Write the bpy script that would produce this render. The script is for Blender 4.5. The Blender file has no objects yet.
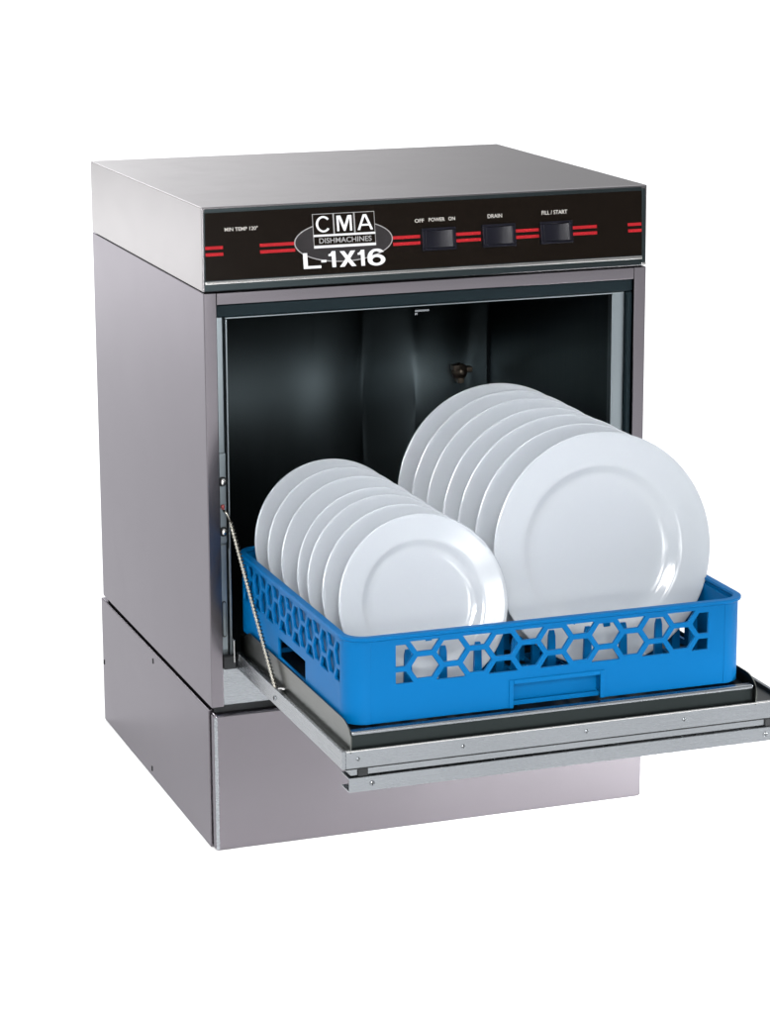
import bpy, bmesh, math, random
from mathutils import Vector, Matrix
random.seed(7)
S = bpy.context.scene
C = S.collection

# ------------------------------------------------------------------ camera
cam_d = bpy.data.cameras.new("camera")
cam = bpy.data.objects.new("camera", cam_d); C.objects.link(cam); S.camera = cam
rt = Vector((0.9415, -0.337, -0.0043)).normalized()
fw = Vector((0.3262, 0.9143, -0.2403)).normalized()
up = rt.cross(fw).normalized(); rt = fw.cross(up).normalized()
cam.matrix_world = Matrix(((rt.x, up.x, -fw.x, -0.9261), (rt.y, up.y, -fw.y, -3.2657),
                           (rt.z, up.z, -fw.z, 1.3014), (0, 0, 0, 1)))
cam_d.sensor_fit = 'VERTICAL'; cam_d.sensor_height = 24.0
cam_d.lens = 24.0 * 2749.43 / 1014.0
cam_d.clip_start = 0.05; cam_d.clip_end = 500

# ------------------------------------------------------------------ studio light
S.view_settings.view_transform = 'Standard'; S.view_settings.look = 'None'
S.view_settings.exposure = 0.0; S.view_settings.gamma = 1.0
W = bpy.data.worlds.new("World"); S.world = W; W.use_nodes = True
wn = W.node_tree.nodes; wl = W.node_tree.links; wn.clear()
wo = wn.new('ShaderNodeOutputWorld'); wb = wn.new('ShaderNodeBackground')
tc = wn.new('ShaderNodeTexCoord'); sx = wn.new('ShaderNodeSeparateXYZ')
wl.new(tc.outputs['Generated'], sx.inputs[0])
cr = wn.new('ShaderNodeValToRGB'); wl.new(sx.outputs['Z'], cr.inputs[0])
e = cr.color_ramp.elements                       # white studio walls, a slightly darker band, a white ceiling
e[0].position = 0.0; e[0].color = (0.95, 0.95, 0.96, 1)
e[1].position = 1.0; e[1].color = (1.25, 1.25, 1.25, 1)
n = e.new(0.30); n.color = (0.62, 0.62, 0.64, 1)
n = e.new(0.60); n.color = (0.96, 0.97, 1.0, 1)
col = cr.outputs[0]
def lobe(col, d, c0, c1, mul):
    """an added darker or brighter patch of the unseen surround round direction d"""
    d = Vector(d).normalized()
    dp = wn.new('ShaderNodeVectorMath'); dp.operation = 'DOT_PRODUCT'
    wl.new(tc.outputs['Generated'], dp.inputs[0]); dp.inputs[1].default_value = d
    mr = wn.new('ShaderNodeMapRange'); mr.interpolation_type = 'SMOOTHSTEP'
    mr.inputs['From Min'].default_value = c0; mr.inputs['From Max'].default_value = c1
    mr.inputs['To Min'].default_value = 1.0; mr.inputs['To Max'].default_value = mul
    wl.new(dp.outputs['Value'], mr.inputs['Value'])
    sc = wn.new('ShaderNodeVectorMath'); sc.operation = 'SCALE'
    wl.new(col, sc.inputs[0]); wl.new(mr.outputs[0], sc.inputs['Scale'])
    return sc.outputs[0]
col = lobe(col, (0.45, 0.88, 0.12), 0.91, 0.985, 0.32)  # unseen patches added to steer the steel's reflections and the front light
col = lobe(col, (0.04, 0.99, 0.14), 0.93, 0.99, 3.0)
col = lobe(col, (-0.36, 0.93, 0.10), 0.90, 0.98, 0.15)
col = lobe(col, (0.05, -1.0, 0.25), 0.00, 0.90, 0.22)
wl.new(col, wb.inputs['Color']); wb.inputs['Strength'].default_value = 1.9
wl.new(wb.outputs[0], wo.inputs[0])

def area(name, loc, target, size, power, col=(1, 1, 1), sy=None):
    l = bpy.data.lights.new(name, 'AREA'); l.energy = power; l.color = col
    l.shape = 'RECTANGLE'; l.size = size; l.size_y = sy or size
    o = bpy.data.objects.new(name, l); C.objects.link(o); o.location = loc
    o.rotation_euler = (Vector(target) - Vector(loc)).to_track_quat('-Z', 'Y').to_euler()
    return o
area("fill_floor_back", (-1.45, 5.4, 2.4), (-1.45, 5.4, 0.0), 1.6, 115)       # added fill: brightens the paper behind left that the steel side reflects
def narrow_fill(name, loc, target, size, power, sy, spread):
    o = area(name, loc, target, size, power, (1, 1, 1), sy); o.data.spread = math.radians(spread); return o
# added unseen fill lights with narrow beams, low in front and at both sides, washing the paper under the open door
narrow_fill("fill_front", (0.15, -1.45, 0.46), (0.32, -0.24, 0.0), 1.2, 2.3, 0.2, 38)
narrow_fill("fill_right", (1.90, -0.90, 0.42), (0.67, -0.13, 0.0), 0.6, 9.5, 0.2, 27)
narrow_fill("fill_left", (-1.20, -0.70, 0.55), (-0.05, 0.05, 0.0), 0.8, 0.7, 0.25, 46)
narrow_fill("fill_rack", (-1.45, -3.0, 1.75), (0.34, 0.02, 0.53), 0.3, 0.50, 0.3, 13)  # added narrow fill that brightens the rear plates
area("fill_main", (-0.75, -3.4, 2.0), (0.25, -0.1, 0.45), 1.0, 92, (1, 1, 1), 0.8)  # added large fill near the camera, evens out front and rear plates
area("fill_streak", (0.60, -3.1, 0.60), (0.35, 0.2, 0.50), 0.30, 5, (1, 1, 1), 0.45)  # added to draw bright streaks on the chamber's back wall
area("softbox_key", (0.42, -3.1, 1.20), (0.27, -0.3, 0.42), 0.36, 9, (1, 1, 1), 0.40)

# ------------------------------------------------------------------ materials
def new_mat(name):
    m = bpy.data.materials.new(name); m.use_nodes = True
    return m, m.node_tree.nodes, m.node_tree.links, m.node_tree.nodes['Principled BSDF']

def metal(name, col, rough, stretch=(2, 2, 90), amt=0.10, bump=0.02, metallic=1.0, var=0.10, aniso=0.0, wave=0.15):
    m, N, L, b = new_mat(name)
    b.inputs['Metallic'].default_value = metallic
    t = N.new('ShaderNodeTexCoord')
    mp = N.new('ShaderNodeMapping'); mp.inputs['Scale'].default_value = stretch
    L.new(t.outputs['Object'], mp.inputs[0])
    n1 = N.new('ShaderNodeTexNoise'); n1.inputs['Scale'].default_value = 12; n1.inputs['Detail'].default_value = 4
    L.new(mp.outputs[0], n1.inputs['Vector'])
    n2 = N.new('ShaderNodeTexNoise'); n2.inputs['Scale'].default_value = 5; n2.inputs['Detail'].default_value = 3
    L.new(t.outputs['Object'], n2.inputs['Vector'])
    r = N.new('ShaderNodeMapRange'); r.inputs['To Min'].default_value = rough - amt; r.inputs['To Max'].default_value = rough + amt
    L.new(n1.outputs['Fac'], r.inputs['Value']); 
    # faint wiped smudges
    n4 = N.new('ShaderNodeTexNoise'); n4.inputs['Scale'].default_value = 9; n4.inputs['Detail'].default_value = 6; n4.inputs['Distortion'].default_value = 1.2
    L.new(t.outputs['Object'], n4.inputs['Vector'])
    r4 = N.new('ShaderNodeMapRange'); r4.inputs['From Min'].default_value = 0.45; r4.inputs['From Max'].default_value = 0.75
    r4.inputs['To Min'].default_value = 0.0; r4.inputs['To Max'].default_value = 0.018
    L.new(n4.outputs['Fac'], r4.inputs['Value'])
    ad = N.new('ShaderNodeMath'); ad.operation = 'ADD'; L.new(r.outputs[0], ad.inputs[0]); L.new(r4.outputs[0], ad.inputs[1])
    L.new(ad.outputs[0], b.inputs['Roughness'])
    mx = N.new('ShaderNodeMix'); mx.data_type = 'RGBA'
    mx.inputs['A'].default_value = (*[c * (1 - var) for c in col], 1)
    mx.inputs['B'].default_value = (*[min(1, c * (1 + var)) for c in col], 1)
    L.new(n2.outputs['Fac'], mx.inputs['Factor']); L.new(mx.outputs['Result'], b.inputs['Base Color'])
    bp = N.new('ShaderNodeBump'); bp.inputs['Strength'].default_value = bump; bp.inputs['Distance'].default_value = 0.001
    L.new(n1.outputs['Fac'], bp.inputs['Height']); L.new(bp.outputs[0], b.inputs['Normal'])
    if aniso:
        b.inputs['Anisotropic'].default_value = aniso
        tg = N.new('ShaderNodeTangent'); tg.direction_type = 'RADIAL'; tg.axis = 'Z'; L.new(tg.outputs[0], b.inputs['Tangent'])
        b.inputs['Anisotropic Rotation'].default_value = 0.25 if aniso > 0 else 0.0
    # sheet metal is never dead flat: slow waviness under the grain
    n3 = N.new('ShaderNodeTexNoise'); n3.inputs['Scale'].default_value = 4.5; n3.inputs['Detail'].default_value = 1
    L.new(t.outputs['Object'], n3.inputs['Vector'])
    b2 = N.new('ShaderNodeBump'); b2.inputs['Strength'].default_value = wave; b2.inputs['Distance'].default_value = 0.004
    L.new(n3.outputs['Fac'], b2.inputs['Height']); L.new(b2.outputs[0], bp.inputs['Normal'])
    return m

def plain(name, col, rough=0.4, metallic=0.0, coat=0.0, noise=0.06, scale=30, spec=0.5, bump=0.0):
    m, N, L, b = new_mat(name)
    t = N.new('ShaderNodeTexCoord'); n = N.new('ShaderNodeTexNoise')
    n.inputs['Scale'].default_value = scale; n.inputs['Detail'].default_value = 4
    L.new(t.outputs['Object'], n.inputs['Vector'])
    mx = N.new('ShaderNodeMix'); mx.data_type = 'RGBA'
    mx.inputs['A'].default_value = (*[c * (1 - noise) for c in col], 1)
    mx.inputs['B'].default_value = (*[min(1, c * (1 + noise)) for c in col], 1)
    L.new(n.outputs['Fac'], mx.inputs['Factor']); L.new(mx.outputs['Result'], b.inputs['Base Color'])
    r = N.new('ShaderNodeMapRange'); r.inputs['To Min'].default_value = rough * 0.85; r.inputs['To Max'].default_value = min(1, rough * 1.15)
    L.new(n.outputs['Fac'], r.inputs['Value']); L.new(r.outputs[0], b.inputs['Roughness'])
    b.inputs['Metallic'].default_value = metallic
    b.inputs['Coat Weight'].default_value = coat; b.inputs['Coat Roughness'].default_value = 0.06
    b.inputs['Specular IOR Level'].default_value = spec
    if bump:
        bp = N.new('ShaderNodeBump'); bp.inputs['Strength'].default_value = bump; bp.inputs['Distance'].default_value = 0.001
        L.new(n.outputs['Fac'], bp.inputs['Height']); L.new(bp.outputs[0], b.inputs['Normal'])
    return m

M = {}
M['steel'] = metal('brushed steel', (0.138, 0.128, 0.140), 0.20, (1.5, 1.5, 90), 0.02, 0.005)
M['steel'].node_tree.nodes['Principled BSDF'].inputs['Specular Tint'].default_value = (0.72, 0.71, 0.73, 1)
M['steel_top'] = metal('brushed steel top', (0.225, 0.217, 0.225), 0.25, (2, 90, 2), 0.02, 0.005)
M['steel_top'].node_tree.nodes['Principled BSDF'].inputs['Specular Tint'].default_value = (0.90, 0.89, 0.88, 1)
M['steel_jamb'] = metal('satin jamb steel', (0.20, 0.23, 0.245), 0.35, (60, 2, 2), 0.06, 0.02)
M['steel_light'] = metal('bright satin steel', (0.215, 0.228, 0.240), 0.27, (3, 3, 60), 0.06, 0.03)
M['steel_shade'] = metal('greenish steel in shade', (0.035, 0.045, 0.048), 0.35, (60, 3, 3), 0.08, 0.02)  # steel darkened to stand for shade along the fascia's recessed edges
M['steel_black'] = metal('blackened steel', (0.022, 0.027, 0.027), 0.33, (3, 3, 60), 0.05, 0.02)
M['steel_guide'] = metal('guide steel', (0.09, 0.095, 0.088), 0.30, (3, 3, 60), 0.05, 0.02)
M['chamber'] = metal('chamber steel', (0.066, 0.083, 0.090), 0.44, (30, 30, 0.6), 0.05, 0.004, var=0.25, aniso=0.45, wave=0.02)  # base darkened for the shade inside the chamber, here and on its sides
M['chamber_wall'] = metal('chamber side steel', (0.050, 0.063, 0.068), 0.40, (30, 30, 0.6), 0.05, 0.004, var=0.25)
M['chrome'] = metal('chrome', (0.50, 0.50, 0.49), 0.20, (2, 2, 2), 0.04, 0.0)
M['black_panel'] = plain('black panel', (0.006, 0.0042, 0.003), 0.22, noise=0.1, spec=0.07)
M['rubber'] = plain('black rubber', (0.006, 0.012, 0.015), 0.5, spec=0.08)
M['gap'] = plain('gap shade and dark fittings', (0.012, 0.013, 0.014), 0.7, spec=0.2)  # near-black: shade put into the seams, and the colour of dark fittings
M['white_print'] = plain('white print', (0.60, 0.60, 0.61), 0.5, spec=0.1)
M['cream_print'] = plain('cream print', (0.42, 0.40, 0.37), 0.6)
M['red_print'] = plain('red print', (0.30, 0.010, 0.014), 0.5, spec=0.1)
M['badge_grey'] = plain('badge grey', (0.022, 0.020, 0.021), 0.4, spec=0.08, noise=0.2, scale=60)
M['badge_line'] = plain('badge light grey', (0.27, 0.265, 0.265), 0.4, spec=0.2)
M['switch'] = plain('switch plastic', (0.005, 0.005, 0.009), 0.25, spec=0.16)
M['rocker'] = plain('rocker plastic', (0.005, 0.005, 0.009), 0.30, spec=0.16)
M['blue'] = plain('blue polypropylene', (0.0, 0.088, 0.245), 0.42, noise=0.04, scale=14, spec=0.06, bump=0.02)
M['ceramic'] = plain('glazed ceramic', (0.345, 0.370, 0.396), 0.13, noise=0.02, scale=9, spec=0.5, coat=0.0)
M['rod'] = metal('zinc plated rod', (0.27, 0.26, 0.23), 0.25, (2, 2, 2), 0.04, 0.0)
M['brass'] = metal('tarnished nozzle', (0.09, 0.075, 0.06), 0.5, (3, 3, 3), 0.1, 0.2)
M['red_dot'] = plain('red plastic', (0.15, 0.02, 0.02), 0.5)
M['floor'] = plain('white paper sweep', (0.90, 0.90, 0.90), 0.9, noise=0.01, scale=3, spec=0.1)

# ------------------------------------------------------------------ helpers
def link(name, me, mat, parent=None, mw=None, bevel=0.0, seg=2, smooth=False):
    o = bpy.data.objects.new(name, me); C.objects.link(o)
    if mat: me.materials.clear(); me.materials.append(mat)
    if parent: o.parent = parent
    if mw is not None: o.matrix_local = mw
    if smooth:
        for p in me.polygons: p.use_smooth = True
    if bevel:
        b = o.modifiers.new('bevel', 'BEVEL'); b.width = bevel; b.segments = seg; b.limit_method = 'ANGLE'
        b.angle_limit = math.radians(40)
        for p in me.polygons: p.use_smooth = True
        w = o.modifiers.new('wn', 'WEIGHTED_NORMAL'); w.keep_sharp = False
    return o

def empty(name, loc=(0, 0, 0)):
    o = bpy.data.objects.new(name, None); C.objects.link(o); o.location = loc
    o.empty_display_size = 0.05
    return o

def tag(o, label, cat, group=None, kind=None):
    if label: o['label'] = label
    if cat: o['category'] = cat
    if group: o['group'] = group
    if kind: o['kind'] = kind

def box(bm, x0, x1, y0, y1, z0, z1):
    v = [bm.verts.new((x, y, z)) for z in (z0, z1) for y in (y0, y1) for x in (x0, x1)]
    for f in ((0, 2, 3, 1), (4, 5, 7, 6), (0, 1, 5, 4), (1, 3, 7, 5), (3, 2, 6, 7), (2, 0, 4, 6)):
        bm.faces.new([v[i] for i in f])
    return v

def boxes(name, lst, mat, parent=None, bevel=0.0, mw=None, seg=2):
    bm = bmesh.new()
    for b in lst: box(bm, *b)
    me = bpy.data.meshes.new(name); bm.to_mesh(me); bm.free()
    return link(name, me, mat, parent, mw, bevel, seg)

def prism(name, pts, depth_axis, d0, d1, mat, parent=None, bevel=0.0, mw=None):
    """closed outline of 2-D points pushed along an axis; (a,b) fill the two other axes in order"""
    bm = bmesh.new()
    def P(a, b, d):
        return {'x': (d, a, b), 'y': (a, d, b), 'z': (a, b, d)}[depth_axis]
    lo = [bm.verts.new(P(a, b, d0)) for a, b in pts]; hi = [bm.verts.new(P(a, b, d1)) for a, b in pts]
    bm.faces.new(lo); bm.faces.new(hi)
    k = len(pts)
    for i in range(k): bm.faces.new((lo[i], lo[(i + 1) % k], hi[(i + 1) % k], hi[i]))
    bmesh.ops.recalc_face_normals(bm, faces=bm.faces)
    me = bpy.data.meshes.new(name); bm.to_mesh(me); bm.free()
    return link(name, me, mat, parent, mw, bevel)

def lathe_mesh(name, prof, seg=96):
    """profile (r, h) turned about local z"""
    bm = bmesh.new(); rings = []
    for r, h in prof:
        if r < 1e-6: rings.append([bm.verts.new((0, 0, h))])
        else: rings.append([bm.verts.new((r * math.cos(2 * math.pi * i / seg), r * math.sin(2 * math.pi * i / seg), h)) for i in range(seg)])
    for a, b in zip(rings[:-1], rings[1:]):
        for i in range(seg):
            j = (i + 1) % seg
            if len(a) == 1: bm.faces.new((a[0], b[j], b[i]))
            elif len(b) == 1: bm.faces.new((a[i], a[j], b[0]))
            else: bm.faces.new((a[i], a[j], b[j], b[i]))
    bmesh.ops.recalc_face_normals(bm, faces=bm.faces)
    me = bpy.data.meshes.new(name); bm.to_mesh(me); bm.free()
    for p in me.polygons: p.use_smooth = True
    return me

def tube_mesh(name, pts, r, seg=12, twist=0.0, lobes=0.0, sq=False):
    bm = bmesh.new(); rings = []; L = 0.0
    pts = [Vector(p) for p in pts]
    up0 = Vector((1, 0, 0.01))
    for i, p in enumerate(pts):
        if i: L += (p - pts[i - 1]).length
        d = (pts[min(i + 1, len(pts) - 1)] - pts[max(i - 1, 0)]).normalized()
        a = (up0 - d * up0.dot(d)).normalized(); b = d.cross(a)
        ring = []
        for k in range(seg):
            t = 2 * math.pi * k / seg
            rr = r * (1 + lobes * math.cos(2 * (t - L * twist)))
            ring.append(bm.verts.new(p + (a * math.cos(t) + b * math.sin(t)) * rr))
        rings.append(ring)
    for a, b in zip(rings[:-1], rings[1:]):
        for k in range(seg):
            bm.faces.new((a[k], a[(k + 1) % seg], b[(k + 1) % seg], b[k]))
    bm.faces.new(rings[0]); bm.faces.new(rings[-1])
    bmesh.ops.recalc_face_normals(bm, faces=bm.faces)
    me = bpy.data.meshes.new(name); bm.to_mesh(me); bm.free()
    for p in me.polygons: p.use_smooth = True
    return me

def frame(origin, ex, ey):
    ex = Vector(ex).normalized(); ey = Vector(ey).normalized(); ez = ex.cross(ey)
    return Matrix(((ex.x, ey.x, ez.x, origin[0]), (ex.y, ey.y, ez.y, origin[1]), (ex.z, ey.z, ez.z, origin[2]), (0, 0, 0, 1)))

def text_mesh(name, txt, rect, w, depth, bold=0.0, spacing=1.0):
    """lettering stretched to a rectangle (u0,u1,v0,v1) of the panel, lying w above it"""
    cu = bpy.data.curves.new(name, 'FONT'); cu.body = txt; cu.offset = bold; cu.extrude = 0.02
    cu.space_character = spacing; cu.resolution_u = 6
    o = bpy.data.objects.new(name, cu); C.objects.link(o)
    dg = bpy.context.evaluated_depsgraph_get(); dg.update()
    me = bpy.data.meshes.new_from_object(o.evaluated_get(dg))
    bpy.data.objects.remove(o); bpy.data.curves.remove(cu)
    xs = [v.co.x for v in me.vertices]; ys = [v.co.y for v in me.vertices]; zs = [v.co.z for v in me.vertices]
    u0, u1, v0, v1 = rect
    for v in me.vertices:
        v.co.x = u0 + (v.co.x - min(xs)) / (max(xs) - min(xs)) * (u1 - u0)
        v.co.y = v0 + (v.co.y - min(ys)) / (max(ys) - min(ys)) * (v1 - v0)
        v.co.z = w + (v.co.z - min(zs)) / (max(zs) - min(zs)) * depth
    me.name = name
    return me

SCREW = lathe_mesh('screw', [(0, 0.0016), (0.0018, 0.0015), (0.0032, 0.0007), (0.0036, 0.0), (0.0036, -0.002), (0, -0.002)], 20)
SCREW.materials.append(M['chrome'])
SLOT = bpy.data.meshes.new('slot')
_b = bmesh.new(); box(_b, -0.0026, 0.0026, -0.0005, 0.0005, 0.0012, 0.0018); box(_b, -0.0005, 0.0005, -0.0026, -0.0006, 0.0012, 0.0018)
box(_b, -0.0005, 0.0005, 0.0006, 0.0026, 0.0012, 0.0018); _b.to_mesh(SLOT); _b.free(); SLOT.materials.append(M['gap'])
def screw(parent, loc, ex, ey, s=1.0, mat=None):
    # one mesh: head and cross recess
    key = 'screw_' + (mat or 'chrome')
    me = bpy.data.meshes.get(key)
    if me is None:
        bm = bmesh.new(); bm.from_mesh(SCREW); n0 = len(bm.faces); bm.from_mesh(SLOT)
        bm.faces.ensure_lookup_table()
        for i, f in enumerate(bm.faces): f.material_index = 0 if i < n0 else 1
        me = bpy.data.meshes.new(key); bm.to_mesh(me); bm.free()
        me.materials.append(M[mat or 'chrome']); me.materials.append(M['gap'])
    o = bpy.data.objects.new('screw', me); C.objects.link(o); o.parent = parent
    o.matrix_local = frame(loc, ex, ey) @ Matrix.Scale(s, 4)
    return o

# ------------------------------------------------------------------ setting
bm = bmesh.new()
v = [bm.verts.new(p) for p in ((-60, -60, 0), (60, -60, 0), (60, 60, 0), (-60, 60, 0))]; bm.faces.new(v)
me = bpy.data.meshes.new('floor'); bm.to_mesh(me); bm.free()
fl = link('floor', me, M['floor']); fl['kind'] = 'structure'

# ------------------------------------------------------------------ dishwasher
DW = empty('dishwasher')
tag(DW, 'stainless steel undercounter dishwasher with black control panel and its front door folded down', 'dishwasher')

# base cabinet
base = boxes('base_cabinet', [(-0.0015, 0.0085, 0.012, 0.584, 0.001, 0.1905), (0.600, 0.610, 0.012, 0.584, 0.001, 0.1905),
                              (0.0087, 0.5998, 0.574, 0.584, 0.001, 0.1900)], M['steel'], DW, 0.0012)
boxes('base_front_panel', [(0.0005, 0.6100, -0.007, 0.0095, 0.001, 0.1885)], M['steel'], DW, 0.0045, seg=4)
boxes('corner_highlight', [(0.0006, 0.0052, -0.0080, -0.0066, 0.004, 0.1850)], M['steel_light'], DW, 0.0006)  # lighter strip added as the highlight along the panel's rounded edge
boxes('base_shade_fill', [(0.006, 0.604, 0.004, 0.572, 0.004, 0.1965)], M['gap'], DW)  # dark block added behind the seam to stand for its shade
for (y, z) in ((0.577, 0.092), (0.289, 0.1765), (0.309, 0.0125)):
    boxes('screw', [(-0.0022, -0.0014, y - 0.0018, y + 0.0018, z - 0.0035, z + 0.0035)], M['gap'], base, 0.0003)

# upper cabinet: left wall + right wall + back + frame
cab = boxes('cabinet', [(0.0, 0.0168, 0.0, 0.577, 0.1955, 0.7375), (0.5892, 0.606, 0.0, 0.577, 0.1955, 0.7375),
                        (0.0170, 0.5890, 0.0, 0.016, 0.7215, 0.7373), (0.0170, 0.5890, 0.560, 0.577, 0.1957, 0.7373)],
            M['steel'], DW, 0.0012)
boxes('cabinet_shade_fill', [(0.004, 0.602, 0.006, 0.560, 0.7376, 0.7410), (0.0175, 0.5885, 0.48, 0.559, 0.197, 0.737)], M['gap'], DW)  # dark filler blocks, the upper one added for the shade under the hood
boxes('sill_panel', [(0.0170, 0.5890, 0.004, 0.018, 0.1965, 0.2460)], M['steel_light'], DW, 0.001)
# gasket round the opening
boxes('gasket', [(0.0170, 0.5890, 0.0045, 0.016, 0.7050, 0.7213), (0.5812, 0.5890, 0.0045, 0.016, 0.2470, 0.7048)],
      M['rubber'], DW, 0.0025, seg=3)
# jambs
for b in ((0.0170, 0.0275, 0.012, 0.020, 0.2470, 0.7045), (0.5640, 0.5810, 0.012, 0.020, 0.2470, 0.7045)):
    boxes('jamb', [b], M['steel_jamb'], DW, 0.001)
boxes('jamb_lip', [(0.0300, 0.0322, 0.008, 0.022, 0.2470, 0.7020), (0.0300, 0.5780, 0.008, 0.022, 0.7022, 0.7044),
                   (0.5610, 0.5636, 0.008, 0.0205, 0.2470, 0.7020)], M['steel_jamb'], DW, 0.0006)
# chamber
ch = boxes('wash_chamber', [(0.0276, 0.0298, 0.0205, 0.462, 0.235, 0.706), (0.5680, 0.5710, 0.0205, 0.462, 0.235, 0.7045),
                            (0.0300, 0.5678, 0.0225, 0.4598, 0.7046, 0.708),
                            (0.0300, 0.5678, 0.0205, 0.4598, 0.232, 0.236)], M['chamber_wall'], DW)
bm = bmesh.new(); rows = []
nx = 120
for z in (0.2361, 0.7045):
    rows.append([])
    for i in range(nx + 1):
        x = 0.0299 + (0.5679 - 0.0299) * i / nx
        y = 0.460 - 0.006 * math.exp(-((x - 0.330) / 0.050) ** 2) - 0.007 * math.exp(-((x - 0.490) / 0.050) ** 2)  # two bulges added so the wall catches vertical streaks of light
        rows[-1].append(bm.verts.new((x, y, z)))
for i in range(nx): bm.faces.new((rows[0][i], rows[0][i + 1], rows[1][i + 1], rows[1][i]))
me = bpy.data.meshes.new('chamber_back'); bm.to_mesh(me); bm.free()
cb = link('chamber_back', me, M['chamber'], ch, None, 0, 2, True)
so = cb.modifiers.new('solid', 'SOLIDIFY'); so.thickness = 0.003; so.offset = -1
# nozzle on the back wall
nz = link('spray_nozzle', lathe_mesh('spray_nozzle', [(0, 0.016), (0.005, 0.016), (0.0055, 0.010), (0.011, 0.009), (0.013, 0.004), (0.013, 0), (0, 0)], 8),
          M['brass'], ch, frame((0.517, 0.4520, 0.521), (1, 0, 0), (0, 0, 1)))
bm = bmesh.new()
for k in range(3):
    a = math.radians(20 + 120 * k)
    x0, z0 = 0.517 + 0.012 * math.cos(a), 0.521 + 0.012 * math.sin(a)
    box(bm, x0 - 0.005, x0 + 0.005, 0.436, 0.4520, z0 - 0.004, z0 + 0.004)
me = bpy.data.meshes.new('nozzle_wing'); bm.to_mesh(me); bm.free()
link('nozzle_wing', me, M['brass'], ch, None, 0.0015)
boxes('clip', [(0.298, 0.318, 0.046, 0.050, 0.6880, 0.6915), (0.298, 0.302, 0.046, 0.050, 0.6840, 0.6879)], M['steel_light'], ch, 0.0006)

# hood
bm = bmesh.new()
hb = [(-0.0012, -0.002, .7395), (0.6045, -0.002, .7395), (0.608, 0.569, .7395), (-0.002, 0.569, .7395)]
ht = [(0.0035, 0.0155, .8431), (0.6120, 0.0145, .8431), (0.6085, 0.532, .8431), (-0.0072, 0.547, .8431)]
# left face, right face, back, underside and top as one folded shell; the front sits back as a channel
vb = [bm.verts.new(p) for p in hb]; vt = [bm.verts.new(p) for p in ht]
bm.faces.new(vt); bm.faces.new(vb[::-1])
for i in range(4): bm.faces.new((vb[i], vb[(i + 1) % 4], vt[(i + 1) % 4], vt[i]))
bmesh.ops.recalc_face_normals(bm, faces=bm.faces)
me = bpy.data.meshes.new('hood'); bm.to_mesh(me); bm.free()
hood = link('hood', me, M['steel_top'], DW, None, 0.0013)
# frame of the sloping fascia: u along x, v up the slope, w outwards
HP = frame((0, -0.002, .7395), (1, 0, 0), (0, 0.0175, 0.1036))
def sheared(name, lst, mat, bevel=0.0):
    """boxes on the fascia whose ends follow its slightly raked sides"""
    o = boxes(name, lst, mat, DW, bevel, HP)
    for v in o.data.vertices: v.co.x += 0.0058 * v.co.y / 0.1050
    return o
sheared('fascia_channel', [(0.0008, 0.6028, 0.0008, 0.0995, 0.0004, 0.0012), (0.5978, 0.6026, 0.003, 0.1005, 0.0013, 0.0030),
                           (0.0014, 0.5976, 0.0985, 0.1025, 0.0013, 0.0026)], M['steel_shade'], 0.0004)
sheared('trim_strip', [(0.0014, 0.5975, 0.0085, 0.0125, 0.0013, 0.0040)], M['chrome'], 0.0008)
sheared('corner_clip', [(0.5965, 0.6030, 0.0010, 0.0036, 0.0013, 0.0040)], M['chrome'], 0.0005)
cp = sheared('control_panel', [(0.0018, 0.5973, 0.0136, 0.0975, 0.0013, 0.0032)], M['black_panel'], 0.0003)
PW = 0.0033
def cpart(name, me, mat, parent=cp): return link(name, me, mat, parent)
def strip(name, u0, u1, v0, v1, mat, parent=cp, w0=PW, w1=PW + 0.0002):
    bm = bmesh.new(); box(bm, u0, u1, v0, v1, w0, w1)
    me = bpy.data.meshes.new(name); bm.to_mesh(me); bm.free(); return link(name, me, mat, parent)
for u0, u1 in ((0.0046, 0.0275), (0.0755, 0.1215), (0.2525, 0.2895), (0.338, 0.3725), (0.4205, 0.4535), (0.5005, 0.5355), (0.580, 0.5995)):
    bm = bmesh.new()
    box(bm, u0, u1, 0.0522, 0.0562, PW, PW + 0.0002); box(bm, u0, u1, 0.0440, 0.0480, PW, PW + 0.0002)
    me = bpy.data.meshes.new('stripe'); bm.to_mesh(me); bm.free(); link('stripe', me, M['red_print'], cp)
for txt, r in (('MIN TEMP 120°', (0.0312, 0.0745, 0.0738, 0.0786)), ('OFF', (0.2835, 0.2960, 0.0718, 0.0765)),
               ('POWER', (0.3025, 0.3245, 0.0722, 0.0769)), ('ON', (0.3295, 0.3385, 0.0724, 0.0770)),
               ('DRAIN', (0.3835, 0.4035, 0.0726, 0.0775)), ('FILL / START', (0.4590, 0.4950, 0.0730, 0.0782))):
    cpart('lettering', text_mesh('lettering', txt, r, PW, 0.0002, 0.012), M['cream_print'])

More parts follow.
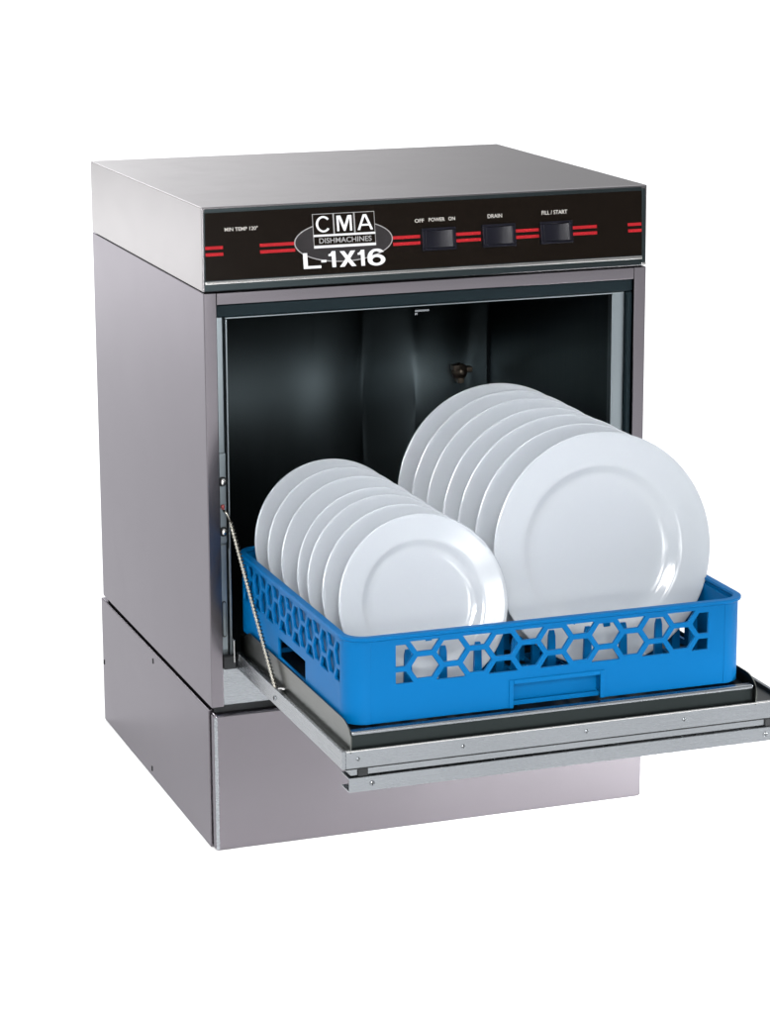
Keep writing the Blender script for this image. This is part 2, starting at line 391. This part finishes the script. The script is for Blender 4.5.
# badge
def ellipse(cx, cy, a, b, w0, w1, name, mat, parent, n=72):
    bm = bmesh.new()
    lo = [bm.verts.new((cx + a * math.cos(2 * math.pi * i / n), cy + b * math.sin(2 * math.pi * i / n), w0)) for i in range(n)]
    hi = [bm.verts.new((p.co.x, p.co.y, w1)) for p in lo]
    bm.faces.new(hi); bm.faces.new(lo[::-1])
    for i in range(n): bm.faces.new((lo[i], lo[(i + 1) % n], hi[(i + 1) % n], hi[i]))
    me = bpy.data.meshes.new(name); bm.to_mesh(me); bm.free(); return link(name, me, mat, parent)
badge = ellipse(0.1865, 0.0540, 0.0658, 0.0262, PW, PW + 0.0004, 'badge', M['badge_line'], DW); badge.matrix_local = HP
ellipse(0.1865, 0.0540, 0.0644, 0.0249, PW + 0.0004, PW + 0.0007, 'badge_field', M['badge_grey'], badge)
def bstrip(name, lst, mat, w0, w1):
    bm = bmesh.new()
    for (u0, u1, v0, v1) in lst: box(bm, u0, u1, v0, v1, w0, w1)
    me = bpy.data.meshes.new(name); bm.to_mesh(me); bm.free(); return link(name, me, mat, badge)
bstrip('badge_plate', [(0.1462, 0.2292, 0.0462, 0.0895)], M['badge_line'], PW + 0.0007, PW + 0.0010)
bstrip('badge_cell', [(0.1470, 0.1732, 0.0636, 0.0887), (0.1752, 0.2008, 0.0636, 0.0887), (0.2028, 0.2284, 0.0636, 0.0887),
                      (0.1470, 0.2284, 0.0500, 0.0606)], M['black_panel'], PW + 0.0010, PW + 0.0013)
def arc(cx, cy, rx, ry, a0, a1, n=28):
    return [(cx + rx * math.cos(math.radians(a0 + (a1 - a0) * i / n)), cy + ry * math.sin(math.radians(a0 + (a1 - a0) * i / n))) for i in range(n + 1)]
GLYPH = {   # outlines in a unit square; later ones are holes
 'C': [arc(.5, .5, .5, .5, 38, 322) + arc(.5, .5, .35, .385, 322, 38)],
 'M': [[(0, 0), (0, 1), (.26, 1), (.5, .34), (.74, 1), (1, 1), (1, 0), (.86, 0), (.86, .84), (.56, 0), (.44, 0), (.14, .84), (.14, 0)]],
 'A': [[(0, 0), (.39, 1), (.61, 1), (1, 0), (.84, 0), (.755, .26), (.245, .26), (.16, 0)], [(.295, .38), (.705, .38), (.5, .87)]],
 'L': [[(0, 0), (0, 1), (.24, 1), (.24, .17), (1, .17), (1, 0)]],
 '-': [[(0, 0), (0, 1), (1, 1), (1, 0)]],
 '1': [[(.46, 0), (.46, .70), (0, .70), (0, .82), (.30, .86), (.50, 1), (1, 1), (1, 0)]],
 'X': [[(0, 0), (.36, .51), (.03, 1), (.31, 1), (.5, .69), (.69, 1), (.97, 1), (.64, .51), (1, 0), (.72, 0), (.5, .32), (.28, 0)]],
 '6': [arc(.5, .34, .5, .34, -180, 90, 30)[:-1] + [(.40, .66), (.27, .60)] + [(.30, .75), (.40, .84), (.55, .86), (.70, .78), (.95, .80)] + arc(.55, .66, .42, .34, 45, 90, 8) + arc(.5, .5, .5, .5, 100, 180, 16),
       arc(.51, .33, .25, .18, 0, 345, 24)],
}
def glyphs(name, items, w, depth, mat, parent):
    """items: (character, u0, u1, v0, v1); one mesh for one word"""
    cu = bpy.data.curves.new(name, 'CURVE'); cu.dimensions = '2D'; cu.fill_mode = 'BOTH'; cu.extrude = depth / 2
    for chx, u0, u1, v0, v1 in items:
        for poly in GLYPH[chx]:
            sp = cu.splines.new('POLY'); sp.points.add(len(poly) - 1); sp.use_cyclic_u = True
            for pt, (x, y) in zip(sp.points, poly): pt.co = (u0 + x * (u1 - u0), v0 + y * (v1 - v0), 0, 1)
    o = bpy.data.objects.new(name, cu); C.objects.link(o)
    dg = bpy.context.evaluated_depsgraph_get(); dg.update()
    me = bpy.data.meshes.new_from_object(o.evaluated_get(dg))
    bpy.data.objects.remove(o); bpy.data.curves.remove(cu)
    for v in me.vertices: v.co.z += w + depth / 2
    return link(name, me, mat, parent)
glyphs('lettering', [('C', .1505, .1700, .0660, .0865), ('M', .1782, .1982, .0665, .0860), ('A', .2055, .2262, .0665, .0860)], PW + 0.0013, 0.0003, M['white_print'], badge)
link('lettering', text_mesh('lettering', 'DISHMACHINES', (0.1535, 0.2235, 0.0522, 0.0588), PW + 0.0013, 0.0002, 0.010), M['badge_line'], badge)
bstrip('badge_bar', [(0.1466, 0.2290, 0.0610, 0.0630), (0.1466, 0.2290, 0.0466, 0.0492)], M['white_print'], PW + 0.0010, PW + 0.0015)
glyphs('lettering', [('L', .1308, .1540, .0215, .0412), ('-', .1545, .1612, .0285, .0315), ('1', .1645, .1738, .0217, .0418), ('X', .1790, .2010, .0215, .0412),
                     ('1', .2035, .2125, .0213, .0414), ('6', .2165, .2400, .0205, .0418)], PW + 0.0015, 0.0005, M['white_print'], badge)

# rocker switches
def switch(u0, u1, v0, v1):
    sw = boxes('switch', [(u0, u1, v0, v0 + 0.003, 0, 0.0055), (u0, u1, v1 - 0.003, v1, 0, 0.0055),
                          (u0, u0 + 0.0045, v0 + 0.0031, v1 - 0.0031, 0, 0.0062), (u1 - 0.0035, u1, v0 + 0.0031, v1 - 0.0031, 0, 0.0055),
                          (u0 + 0.004, u1 - 0.003, v0 + 0.003, v1 - 0.003, 0, 0.0012)], M['switch'], DW, 0.0012,
               HP @ Matrix.Translation((0, 0, PW)))
    a, b = u0 + 0.0048, u1 - 0.0038; m = a + (b - a) * 0.55
    prof = [(a, 0.0013), (b, 0.0013), (b, 0.0085), (b - 0.004, 0.0088), (m + 0.001, 0.0022), (a, 0.0048)]
    bm = bmesh.new()
    lo = [bm.verts.new((u, v0 + 0.0033, w)) for u, w in prof]; hi = [bm.verts.new((u, v1 - 0.0033, w)) for u, w in prof]
    bm.faces.new(lo); bm.faces.new(hi[::-1])
    for i in range(len(prof)): bm.faces.new((lo[i], hi[i], hi[(i + 1) % len(prof)], lo[(i + 1) % len(prof)]))
    bmesh.ops.recalc_face_normals(bm, faces=bm.faces)
    me = bpy.data.meshes.new('rocker'); bm.to_mesh(me); bm.free()
    link('rocker', me, M['rocker'], sw, None, 0.0006)
switch(0.2905, 0.3370, 0.0352, 0.0640); switch(0.3735, 0.4195, 0.0352, 0.0645); switch(0.4540, 0.4995, 0.0352, 0.0640)

# hinge hardware on the left jamb
br = boxes('hinge_bracket', [(0.0178, 0.0272, 0.0075, 0.0118, 0.4130, 0.5300)], M['steel_jamb'], DW, 0.0008)
bolt_me = lathe_mesh('bolt', [(0, 0.0042), (0.0018, 0.0039), (0.0034, 0.0027), (0.0041, 0.0008), (0.0041, 0.0)], 20)
ring_me = lathe_mesh('washer', [(0.0038, 0.0006), (0.0052, 0.0006), (0.0054, 0.0), (0.0038, 0.0)], 20)
for z in (0.4935, 0.4280):
    o = link('bolt', bolt_me, M['chrome'], br, frame((0.0223, 0.0072, z), (1, 0, 0), (0, 0, 1)) @ Matrix.Scale(1.2, 4))
    o = link('washer', ring_me, M['gap'], br, frame((0.0223, 0.0074, z), (1, 0, 0), (0, 0, 1)) @ Matrix.Scale(1.2, 4))
boxes('stop_pin', [(0.0192, 0.0240, 0.0040, 0.0074, 0.4575, 0.4640)], M['red_dot'], br, 0.0015)
boxes('guide_channel', [(0.0178, 0.0262, 0.0085, 0.0118, 0.2700, 0.4100), (0.0285, 0.0298, 0.006, 0.020, 0.2640, 0.4060)], M['steel_jamb'], DW, 0.0008)
slot = [(0.0215 + 0.0028 * math.cos(t), 0.3330 + 0.0028 * math.sin(t)) for t in [i * math.pi / 8 for i in range(9)]] + \
       [(0.0215 - 0.0028 * math.cos(t), 0.2900 - 0.0028 * math.sin(t)) for t in [i * math.pi / 8 for i in range(9)]]
prism('guide_slot', slot, 'y', 0.0078, 0.0084, M['gap'], DW)
prism('hinge_plate', [(0.0215 + (x - 0.0215) * 0.62, 0.3115 + (z - 0.3115) * 0.92) for x, z in slot], 'y', 0.0070, 0.0077, M['steel_jamb'], DW)
boxes('hinge_block', [(0.0172, 0.0330, -0.004, 0.0070, 0.2470, 0.2640)], M['gap'], DW, 0.001)
boxes('hinge_link', [(0.0296, 0.0312, -0.006, 0.004, 0.2560, 0.2860)], M['chrome'], DW, 0.0005)

# door, folded down
X0, X1, YF = 0.0336, 0.6090, -0.4255
door = boxes('door', [(X0, X0 + 0.0045, YF + 0.0005, -0.002, 0.2475, 0.2690), (X1 - 0.0045, X1, YF + 0.0005, -0.002, 0.2475, 0.2690),
                      (X0 + 0.0047, X1 - 0.0047, YF + 0.0008, YF + 0.006, 0.2475, 0.2688)], M['steel_light'], DW, 0.0006)
boxes('outer_skin', [(X0 + 0.0110, X1 - 0.0048, YF + 0.0030, -0.004, 0.2378, 0.2458)], M['steel_light'], door, 0.0008)
boxes('door_liner', [(X0 + 0.0048, X1 - 0.0048, YF + 0.0065, -0.004, 0.2480, 0.2640)], M['steel_black'], door)
# raised rack shelf on the inside of the door
boxes('rack_shelf', [(0.0455, 0.5620, -0.4190, 0.0180, 0.2645, 0.2860)], M['steel_black'], door)
boxes('shelf_edge', [(0.0455, 0.5610, -0.4235, -0.4120, 0.2863, 0.2915)], M['steel_light'], door, 0.0022, seg=4)
# side guides: upright plates with a rounded front corner
def guide(x):
    R = 0.030; top = 0.3010; yf = -0.4265
    arc = [(yf + R - R * math.cos(t), top - R * 0.62 + R * 0.62 * math.sin(t)) for t in [i * math.pi / 2 / 10 for i in range(11)]]
    pts = [(yf + 0.0020, 0.2642)] + [(yf + 0.0010, 0.272)] + arc + [(-0.03, top), (-0.005, 0.290), (-0.005, 0.2642)]
    return prism('side_guide', pts, 'x', x, x + 0.0014, M['steel_guide'], door)
guide(0.0436); guide(0.5628)
boxes('guide_flange', [(X0 + 0.0048, 0.0434, -0.424, -0.006, 0.2645, 0.2662)], M['steel_black'], door)
boxes('lip_highlight', [(X0 + 0.0047, X1 - 0.0047, YF - 0.0002, YF + 0.0016, 0.2676, 0.2696)], M['chrome'], door, 0.0007)  # bright strip added for the highlight along the lip's top edge
boxes('groove', [(X0 + 0.0047, X1 - 0.0047, YF + 0.0016, YF + 0.0064, 0.2459, 0.2473)], M['gap'], door)
# handle rail below the door edge (C-shaped channel)
hr = boxes('handle_rail', [(0.0418, X1 - 0.003, YF, YF + 0.0015, 0.2185, 0.2360), (0.0418, X1 - 0.003, YF + 0.0016, YF + 0.028, 0.2185, 0.2200),
                           (0.0418, X1 - 0.003, YF + 0.0016, YF + 0.028, 0.2345, 0.2360)], M['steel_light'], door, 0.0005)
boxes('rail_core', [(0.0500, X1 - 0.010, YF + 0.012, YF + 0.026, 0.2202, 0.2343)], M['gap'], door)
for x in (0.0530, 0.5770):
    boxes('latch', [(x, x + 0.0125, YF + 0.0006, YF + 0.0029, 0.2370, 0.2462)], M['gap'], door, 0.001)
for x in (0.0700, 0.5775): screw(door, (x, YF - 0.0001, 0.2275), (1, 0, 0), (0, 0, 1), 0.9, 'steel_light')
for x in (0.0530, 0.183, 0.340, 0.468, 0.590): screw(door, (x, YF + 0.0008, 0.2585), (1, 0, 0), (0, 0, 1), 0.75, 'steel_light')
screw(door, (X0 - 0.0001, -0.168, 0.2570), (0, -1, 0), (0, 0, 1), 1.0, 'steel_light')
pinm = tube_mesh('pivot_pin', [(0.0360, -0.166, 0.2640), (0.0385, -0.170, 0.2690), (0.050, -0.180, 0.2700), (0.056, -0.172, 0.2700), (0.050, -0.166, 0.2700)], 0.0015, 8)

# support rod
rod = []
P0, P1 = Vector((0.0315, 0.004, 0.4400)), Vector((0.0370, -0.1660, 0.2630))
hook = [Vector((0.0225, 0.0065, 0.4560)), Vector((0.0250, 0.003, 0.4535)), Vector((0.0285, 0.003, 0.4480))]
link('rod_hook', tube_mesh('rod_hook', hook + [P0], 0.0016, 8), M['rod'], DW)
N = 420
link('support_rod', tube_mesh('support_rod', [P0.lerp(P1, i / N) for i in range(N + 1)], 0.0022, 14, twist=2 * math.pi / 0.0105, lobes=0.5), M['rod'], DW)
pinm.name = 'pivot_pin'; link('pivot_pin', pinm, M['chrome'], DW)

# ------------------------------------------------------------------ dish rack
RX0, RX1, RY0, RY1, RZ0, RZ1 = 0.0475, 0.5560, -0.4070, 0.0350, 0.2922, 0.3966
RK = empty('dish_rack', (0.3018, -0.2035, RZ0))
tag(RK, 'bright blue plastic dish rack with honeycomb cut-outs, resting on the open door', 'dish rack')
RKI = Matrix.Translation((-0.3018, 0.2035, -RZ0))
RC = 0.028
def clip(poly, a, b, lo, hi):
    for ax, val, keep_less in ((0, a, False), (0, b, True), (1, lo, False), (1, hi, True)):
        out = []
        for i in range(len(poly)):
            p, q = poly[i], poly[(i + 1) % len(poly)]
            ip = (p[ax] <= val) if keep_less else (p[ax] >= val)
            iq = (q[ax] <= val) if keep_less else (q[ax] >= val)
            if ip: out.append(p)
            if ip != iq:
                t = (val - p[ax]) / (q[ax] - p[ax]); out.append((p[0] + t * (q[0] - p[0]), p[1] + t * (q[1] - p[1])))
        poly = out
        if len(poly) < 3: return []
    return poly
def honey(a, b, lo, hi, ncol, bar=0.0060):
    c0 = a + 0.0030; pitch = (b - a - 0.006) / (ncol - 1); w = pitch / 0.75; h = 0.0325
    holes = []
    for k in range(ncol):
        cx = c0 + k * pitch; top = hi - h / 2 if k % 2 == 0 else hi
        for j in range(-1, 3):
            cz = top - j * h
            s = bar / 2
            hw = w / 2 - s * 1.18; hq = w / 4 - s * 0.55; hh = h / 2 - s
            p = [(cx - hw, cz), (cx - hq, cz - hh), (cx + hq, cz - hh), (cx + hw, cz), (cx + hq, cz + hh), (cx - hq, cz + hh)]
            q = clip(p, a, b, lo, hi)
            if len(q) >= 3:
                ar = abs(sum(q[i][0] * q[(i + 1) % len(q)][1] - q[(i + 1) % len(q)][0] * q[i][1] for i in range(len(q)))) / 2
                if ar > 1.2e-5: holes.append(q)
    return holes
def wall_mesh(name, outline, holes, th, bev=0.0006):
    cu = bpy.data.curves.new(name, 'CURVE'); cu.dimensions = '2D'; cu.fill_mode = 'BOTH'
    cu.extrude = th / 2 - bev; cu.bevel_depth = bev; cu.bevel_resolution = 1; cu.offset = -bev
    for poly in [outline] + holes:
        sp = cu.splines.new('POLY'); sp.points.add(len(poly) - 1); sp.use_cyclic_u = True
        for pt, (x, y) in zip(sp.points, poly): pt.co = (x, y, 0, 1)
    o = bpy.data.objects.new(name, cu); C.objects.link(o)
    dg = bpy.context.evaluated_depsgraph_get(); dg.update()
    me = bpy.data.meshes.new_from_object(o.evaluated_get(dg))
    bpy.data.objects.remove(o); bpy.data.curves.remove(cu)
    return me
TH = 0.0042; WT = RZ1 - 0.004
def notch(a, b, ha, hb, hz, h0=None):
    if h0 is None: return [(a, RZ0), (ha, RZ0), (ha, hz), (hb, hz), (hb, RZ0), (b, RZ0), (b, WT), (a, WT)]
    return [(a, RZ0), (b, RZ0), (b, WT), (a, WT)]
fx0, fx1 = RX0 + RC, RX1 - RC
fr_holes = honey(0.1065, 0.5060, 0.3375, 0.3872, 13, 0.0064)
fm = wall_mesh('front_wall', notch(fx0, fx1, 0.2530, 0.3650, 0.3215), fr_holes, TH)
mwf = frame((0, RY0 + TH / 2, 0), (1, 0, 0), (0, 0, 1))
link('wall', fm, M['blue'], RK, RKI @ mwf)
bk = wall_mesh('back_wall', notch(fx0, fx1, 0.2530, 0.3650, 0.3215), fr_holes, TH)
link('wall', bk, M['blue'], RK, RKI @ frame((0, RY1 - TH / 2, 0), (1, 0, 0), (0, 0, 1)))
sy0, sy1 = RY0 + RC, RY1 - RC
sd_holes = honey(sy0 + 0.002, sy1 - 0.002, 0.3375, 0.3872, 15, 0.0056)
hand = [(-0.2480, 0.3000), (-0.1400, 0.3000), (-0.1400, 0.3260), (-0.2480, 0.3260)]
for x in (RX0 + TH / 2, RX1 - TH / 2):
    sm = wall_mesh('side_wall', [(sy0, RZ0), (sy1, RZ0), (sy1, WT), (sy0, WT)], sd_holes + [hand], TH)
    link('wall', sm, M['blue'], RK, RKI @ frame((x, 0, 0), (0, 1, 0), (0, 0, 1)))
# the side walls are double: a plain inner skin behind the honeycomb
for x in (RX0 + 0.0062, RX1 - 0.0080):
    boxes('inner_wall', [(x - 0.3018, x + 0.0018 - 0.3018, sy0 + 0.2035, sy1 + 0.2035, 0.3300 - RZ0, 0.3895 - RZ0)], M['blue'], RK)
# rounded corners
def sweep(path, prof, name, mat, parent, closed=True, smooth=True):
    bm = bmesh.new(); rings = []
    n = len(path)
    for (x, y, nx, ny) in path:
        rings.append([bm.verts.new((x + nx * a, y + ny * a, b)) for a, b in prof])
    m = len(prof); rng = range(n if closed else n - 1)
    for i in rng:
        A, B = rings[i], rings[(i + 1) % n]
        for k in range(m): bm.faces.new((A[k], A[(k + 1) % m], B[(k + 1) % m], B[k]))
    if not closed: bm.faces.new(rings[0]); bm.faces.new(rings[-1])
    bmesh.ops.recalc_face_normals(bm, faces=bm.faces)
    me = bpy.data.meshes.new(name); bm.to_mesh(me); bm.free()
    for p in me.polygons: p.use_smooth = True
    me.set_sharp_from_angle(angle=math.radians(35))
    return link(name, me, mat, parent, RKI)
def arc_path(cx, cy, a0, a1, n=12, r=RC):
    return [(cx + r * math.cos(t), cy + r * math.sin(t), math.cos(t), math.sin(t)) for t in [a0 + (a1 - a0) * i / n for i in range(n + 1)]]
cs = [(RX1 - RC, RY1 - RC, 0), (RX0 + RC, RY1 - RC, 90), (RX0 + RC, RY0 + RC, 180), (RX1 - RC, RY0 + RC, 270)]
full = []
for cx, cy, a in cs:
    p = arc_path(cx, cy, math.radians(a), math.radians(a + 90))
    full += p
    sweep(p, [(0, RZ0), (0, WT), (-TH, WT), (-TH, RZ0)], 'corner', M['blue'], RK, closed=False)
sweep(full, [(0.0010, WT - 0.0010), (0.0034, WT + 0.0008), (0.0036, RZ1 - 0.0005), (0.0022, RZ1 + 0.0006), (-TH - 0.0015, RZ1 + 0.0006), (-TH - 0.0022, RZ1 - 0.002), (-TH, WT - 0.001)], 'rim', M['blue'], RK)
# handle recesses
for ya, yb, s in ((RY0, RY0 + 0.016, -1), (RY1 - 0.016, RY1, 1)):
    yo = (RY0 - 0.0016, RY0 - 0.0001) if s < 0 else (RY1 + 0.0001, RY1 + 0.0016)
    yp = (RY0 + 0.013, RY0 + 0.0155) if s < 0 else (RY1 - 0.0155, RY1 - 0.013)
    ys = (RY0 + TH + 0.0002, RY0 + 0.0128) if s < 0 else (RY1 - 0.0128, RY1 - TH - 0.0002)
    lst = [(0.2475, 0.2532, *yo, RZ0, 0.3268), (0.3648, 0.3705, *yo, RZ0, 0.3268), (0.2534, 0.3646, *yo, 0.3213, 0.3268),
           (0.2500, 0.3680, *yp, 0.2955, 0.3260), (0.2500, 0.3680, *ys, 0.3220, 0.3250),
           (0.2500, 0.2528, *ys, 0.3000, 0.3218), (0.3652, 0.3680, *ys, 0.3000, 0.3218)]
    boxes('handle', [(a - 0.3018, b - 0.3018, c + 0.2035, d + 0.2035, e_ - RZ0, f_ - RZ0) for a, b, c, d, e_, f_ in lst], M['blue'], RK, 0.0007)
# open base grid
lst = []
gx = [RX0 + 0.042 + i * (RX1 - RX0 - 0.084 - 0.003) / 12 for i in range(13)]
gy = [RY0 + 0.006 + i * (RY1 - RY0 - 0.012 - 0.003) / 10 for i in range(11)]
def ins(d): return 0.0045 + (RC - math.sqrt(max(0.0, RC * RC - (RC - d) ** 2)) if d < RC else 0.0)
for x in gx: lst.append((x, x + 0.003, RY0 + (0.017 if 0.24 < x < 0.38 else ins(min(x - RX0, RX1 - x - 0.003))), RY1 - ins(min(x - RX0, RX1 - x - 0.003)), RZ0 + 0.0005, RZ0 + 0.0060))
for y in gy: lst.append((RX0 + (0.045 if -0.27 < y < -0.12 else ins(min(y - RY0, RY1 - y - 0.003))), RX1 - (0.045 if -0.27 < y < -0.12 else ins(min(y - RY0, RY1 - y - 0.003))), y, y + 0.003, RZ0 + 0.0012, RZ0 + 0.0066))
boxes('base_grid', [(a - 0.3018, b - 0.3018, c + 0.2035, d + 0.2035, e_ - RZ0, f_ - RZ0) for a, b, c, d, e_, f_ in lst], M['blue'], RK)
# pegs
bm = bmesh.new()
h = 0.066
for (z, wx, wy) in ((0, 0.0055, 0.0030), (h * 0.9, 0.0042, 0.0022), (h, 0.003, 0.0014)):
    for sx_, sy_ in ((-1, -1), (1, -1), (1, 1), (-1, 1)): bm.verts.new((sx_ * wx, sy_ * wy, z))
bm.verts.ensure_lookup_table(); V = bm.verts
for l in (0, 4):
    for k in range(4): bm.faces.new((V[l + k], V[l + (k + 1) % 4], V[l + 4 + (k + 1) % 4], V[l + 4 + k]))
bm.faces.new((V[3], V[2], V[1], V[0])); bm.faces.new((V[8], V[9], V[10], V[11]))
peg_me = bpy.data.meshes.new('peg'); bm.to_mesh(peg_me); bm.free(); peg_me.materials.append(M['blue'])
for i in range(8):
    for j, x in enumerate((0.092, 0.136, 0.180, 0.224, 0.272, 0.325, 0.372, 0.419, 0.466, 0.513)):
        y = (-0.3660 if x < 0.28 else -0.3520) + 0.0495 * i
        if y > -0.012: continue
        o = bpy.data.objects.new('peg', peg_me); C.objects.link(o); o.parent = RK
        o.location = (x - 0.3018, y + 0.2035, 0.0068)

# ------------------------------------------------------------------ plates
def plate_profile(R, d):
    """closed profile: eating side first (z towards the eater), then the underside"""
    top = [(0, 0), (0.40 * R, 0.0002), (0.56 * R, 0.0010), (0.62 * R, 0.0022), (0.665 * R, 0.0050), (0.70 * R, 0.0088), (0.725 * R, 0.0104), (0.75 * R, 0.0111),
           (0.85 * R, 0.0128), (0.95 * R, 0.0146), (0.985 * R, 0.0154), (0.996 * R, 0.0151), (R, 0.0142)]
    bot = [(0.997 * R, 0.0132), (0.985 * R, 0.0126), (0.93 * R, 0.0112), (0.78 * R, 0.0072), (0.72 * R, 0.0046), (0.66 * R, 0.0002),
           (0.60 * R, -0.0034), (0.585 * R, -0.0058), (0.565 * R, -0.0058), (0.55 * R, -0.0036), (0.40 * R, -0.0038), (0, -0.0038)]
    return [(r, z * d) for r, z in top + bot]
small_me = lathe_mesh('small_plate', plate_profile(0.107, 0.8), 128); small_me.materials.append(M['ceramic'])
large_me = lathe_mesh('large_plate', plate_profile(0.1440, 0.95), 144); large_me.materials.append(M['ceramic'])
ORD = ['rearmost', 'second from the back', 'third from the back', 'fourth and middle one', 'third from the front', 'second from the front', 'frontmost']
def plates(me, R, xs, ys, tilt, name, group, fmt, d):
    for i, (x, y) in enumerate(zip(xs, ys)):
        th = tilt + random.uniform(-0.014, 0.014)
        yaw = random.uniform(-0.016, 0.016)
        # rim edge stands on the base grid; plate leans back
        zb = 0.3010
        upv = Vector((0, math.sin(th), math.cos(th)))
        ex = Vector((math.cos(yaw), math.sin(yaw), 0)); upv = (upv - ex * upv.dot(ex)).normalized()
        c = Vector((x, y, zb)) + upv * R
        o = bpy.data.objects.new(name, me); C.objects.link(o)
        mw = frame(c, ex, upv)            # local +z points to the front
        o.matrix_world = mw @ Matrix.Translation((0, 0, -0.0142 * d)) @ Matrix.Rotation(random.uniform(0, 6.28), 4, 'Z')
        tag(o, fmt % ORD[i], 'plate', group)
plates(small_me, 0.107, [0.168, 0.169, 0.170, 0.170, 0.170, 0.171, 0.1745], [-0.031, -0.082, -0.136, -0.201, -0.241, -0.294, -0.346],
       0.270, 'small_plate', 'small plates in the left row of the rack', 'small white plate in the left row of the rack, %s', 0.8)
plates(large_me, 0.1440, [0.4095, 0.4105, 0.411, 0.409, 0.411, 0.412, 0.4160], [0.004, -0.049, -0.104, -0.165, -0.211, -0.269, -0.321],
       0.165, 'large_plate', 'large white plates in the right row of the rack', 'large white plate in the right row of the rack, %s', 0.95)
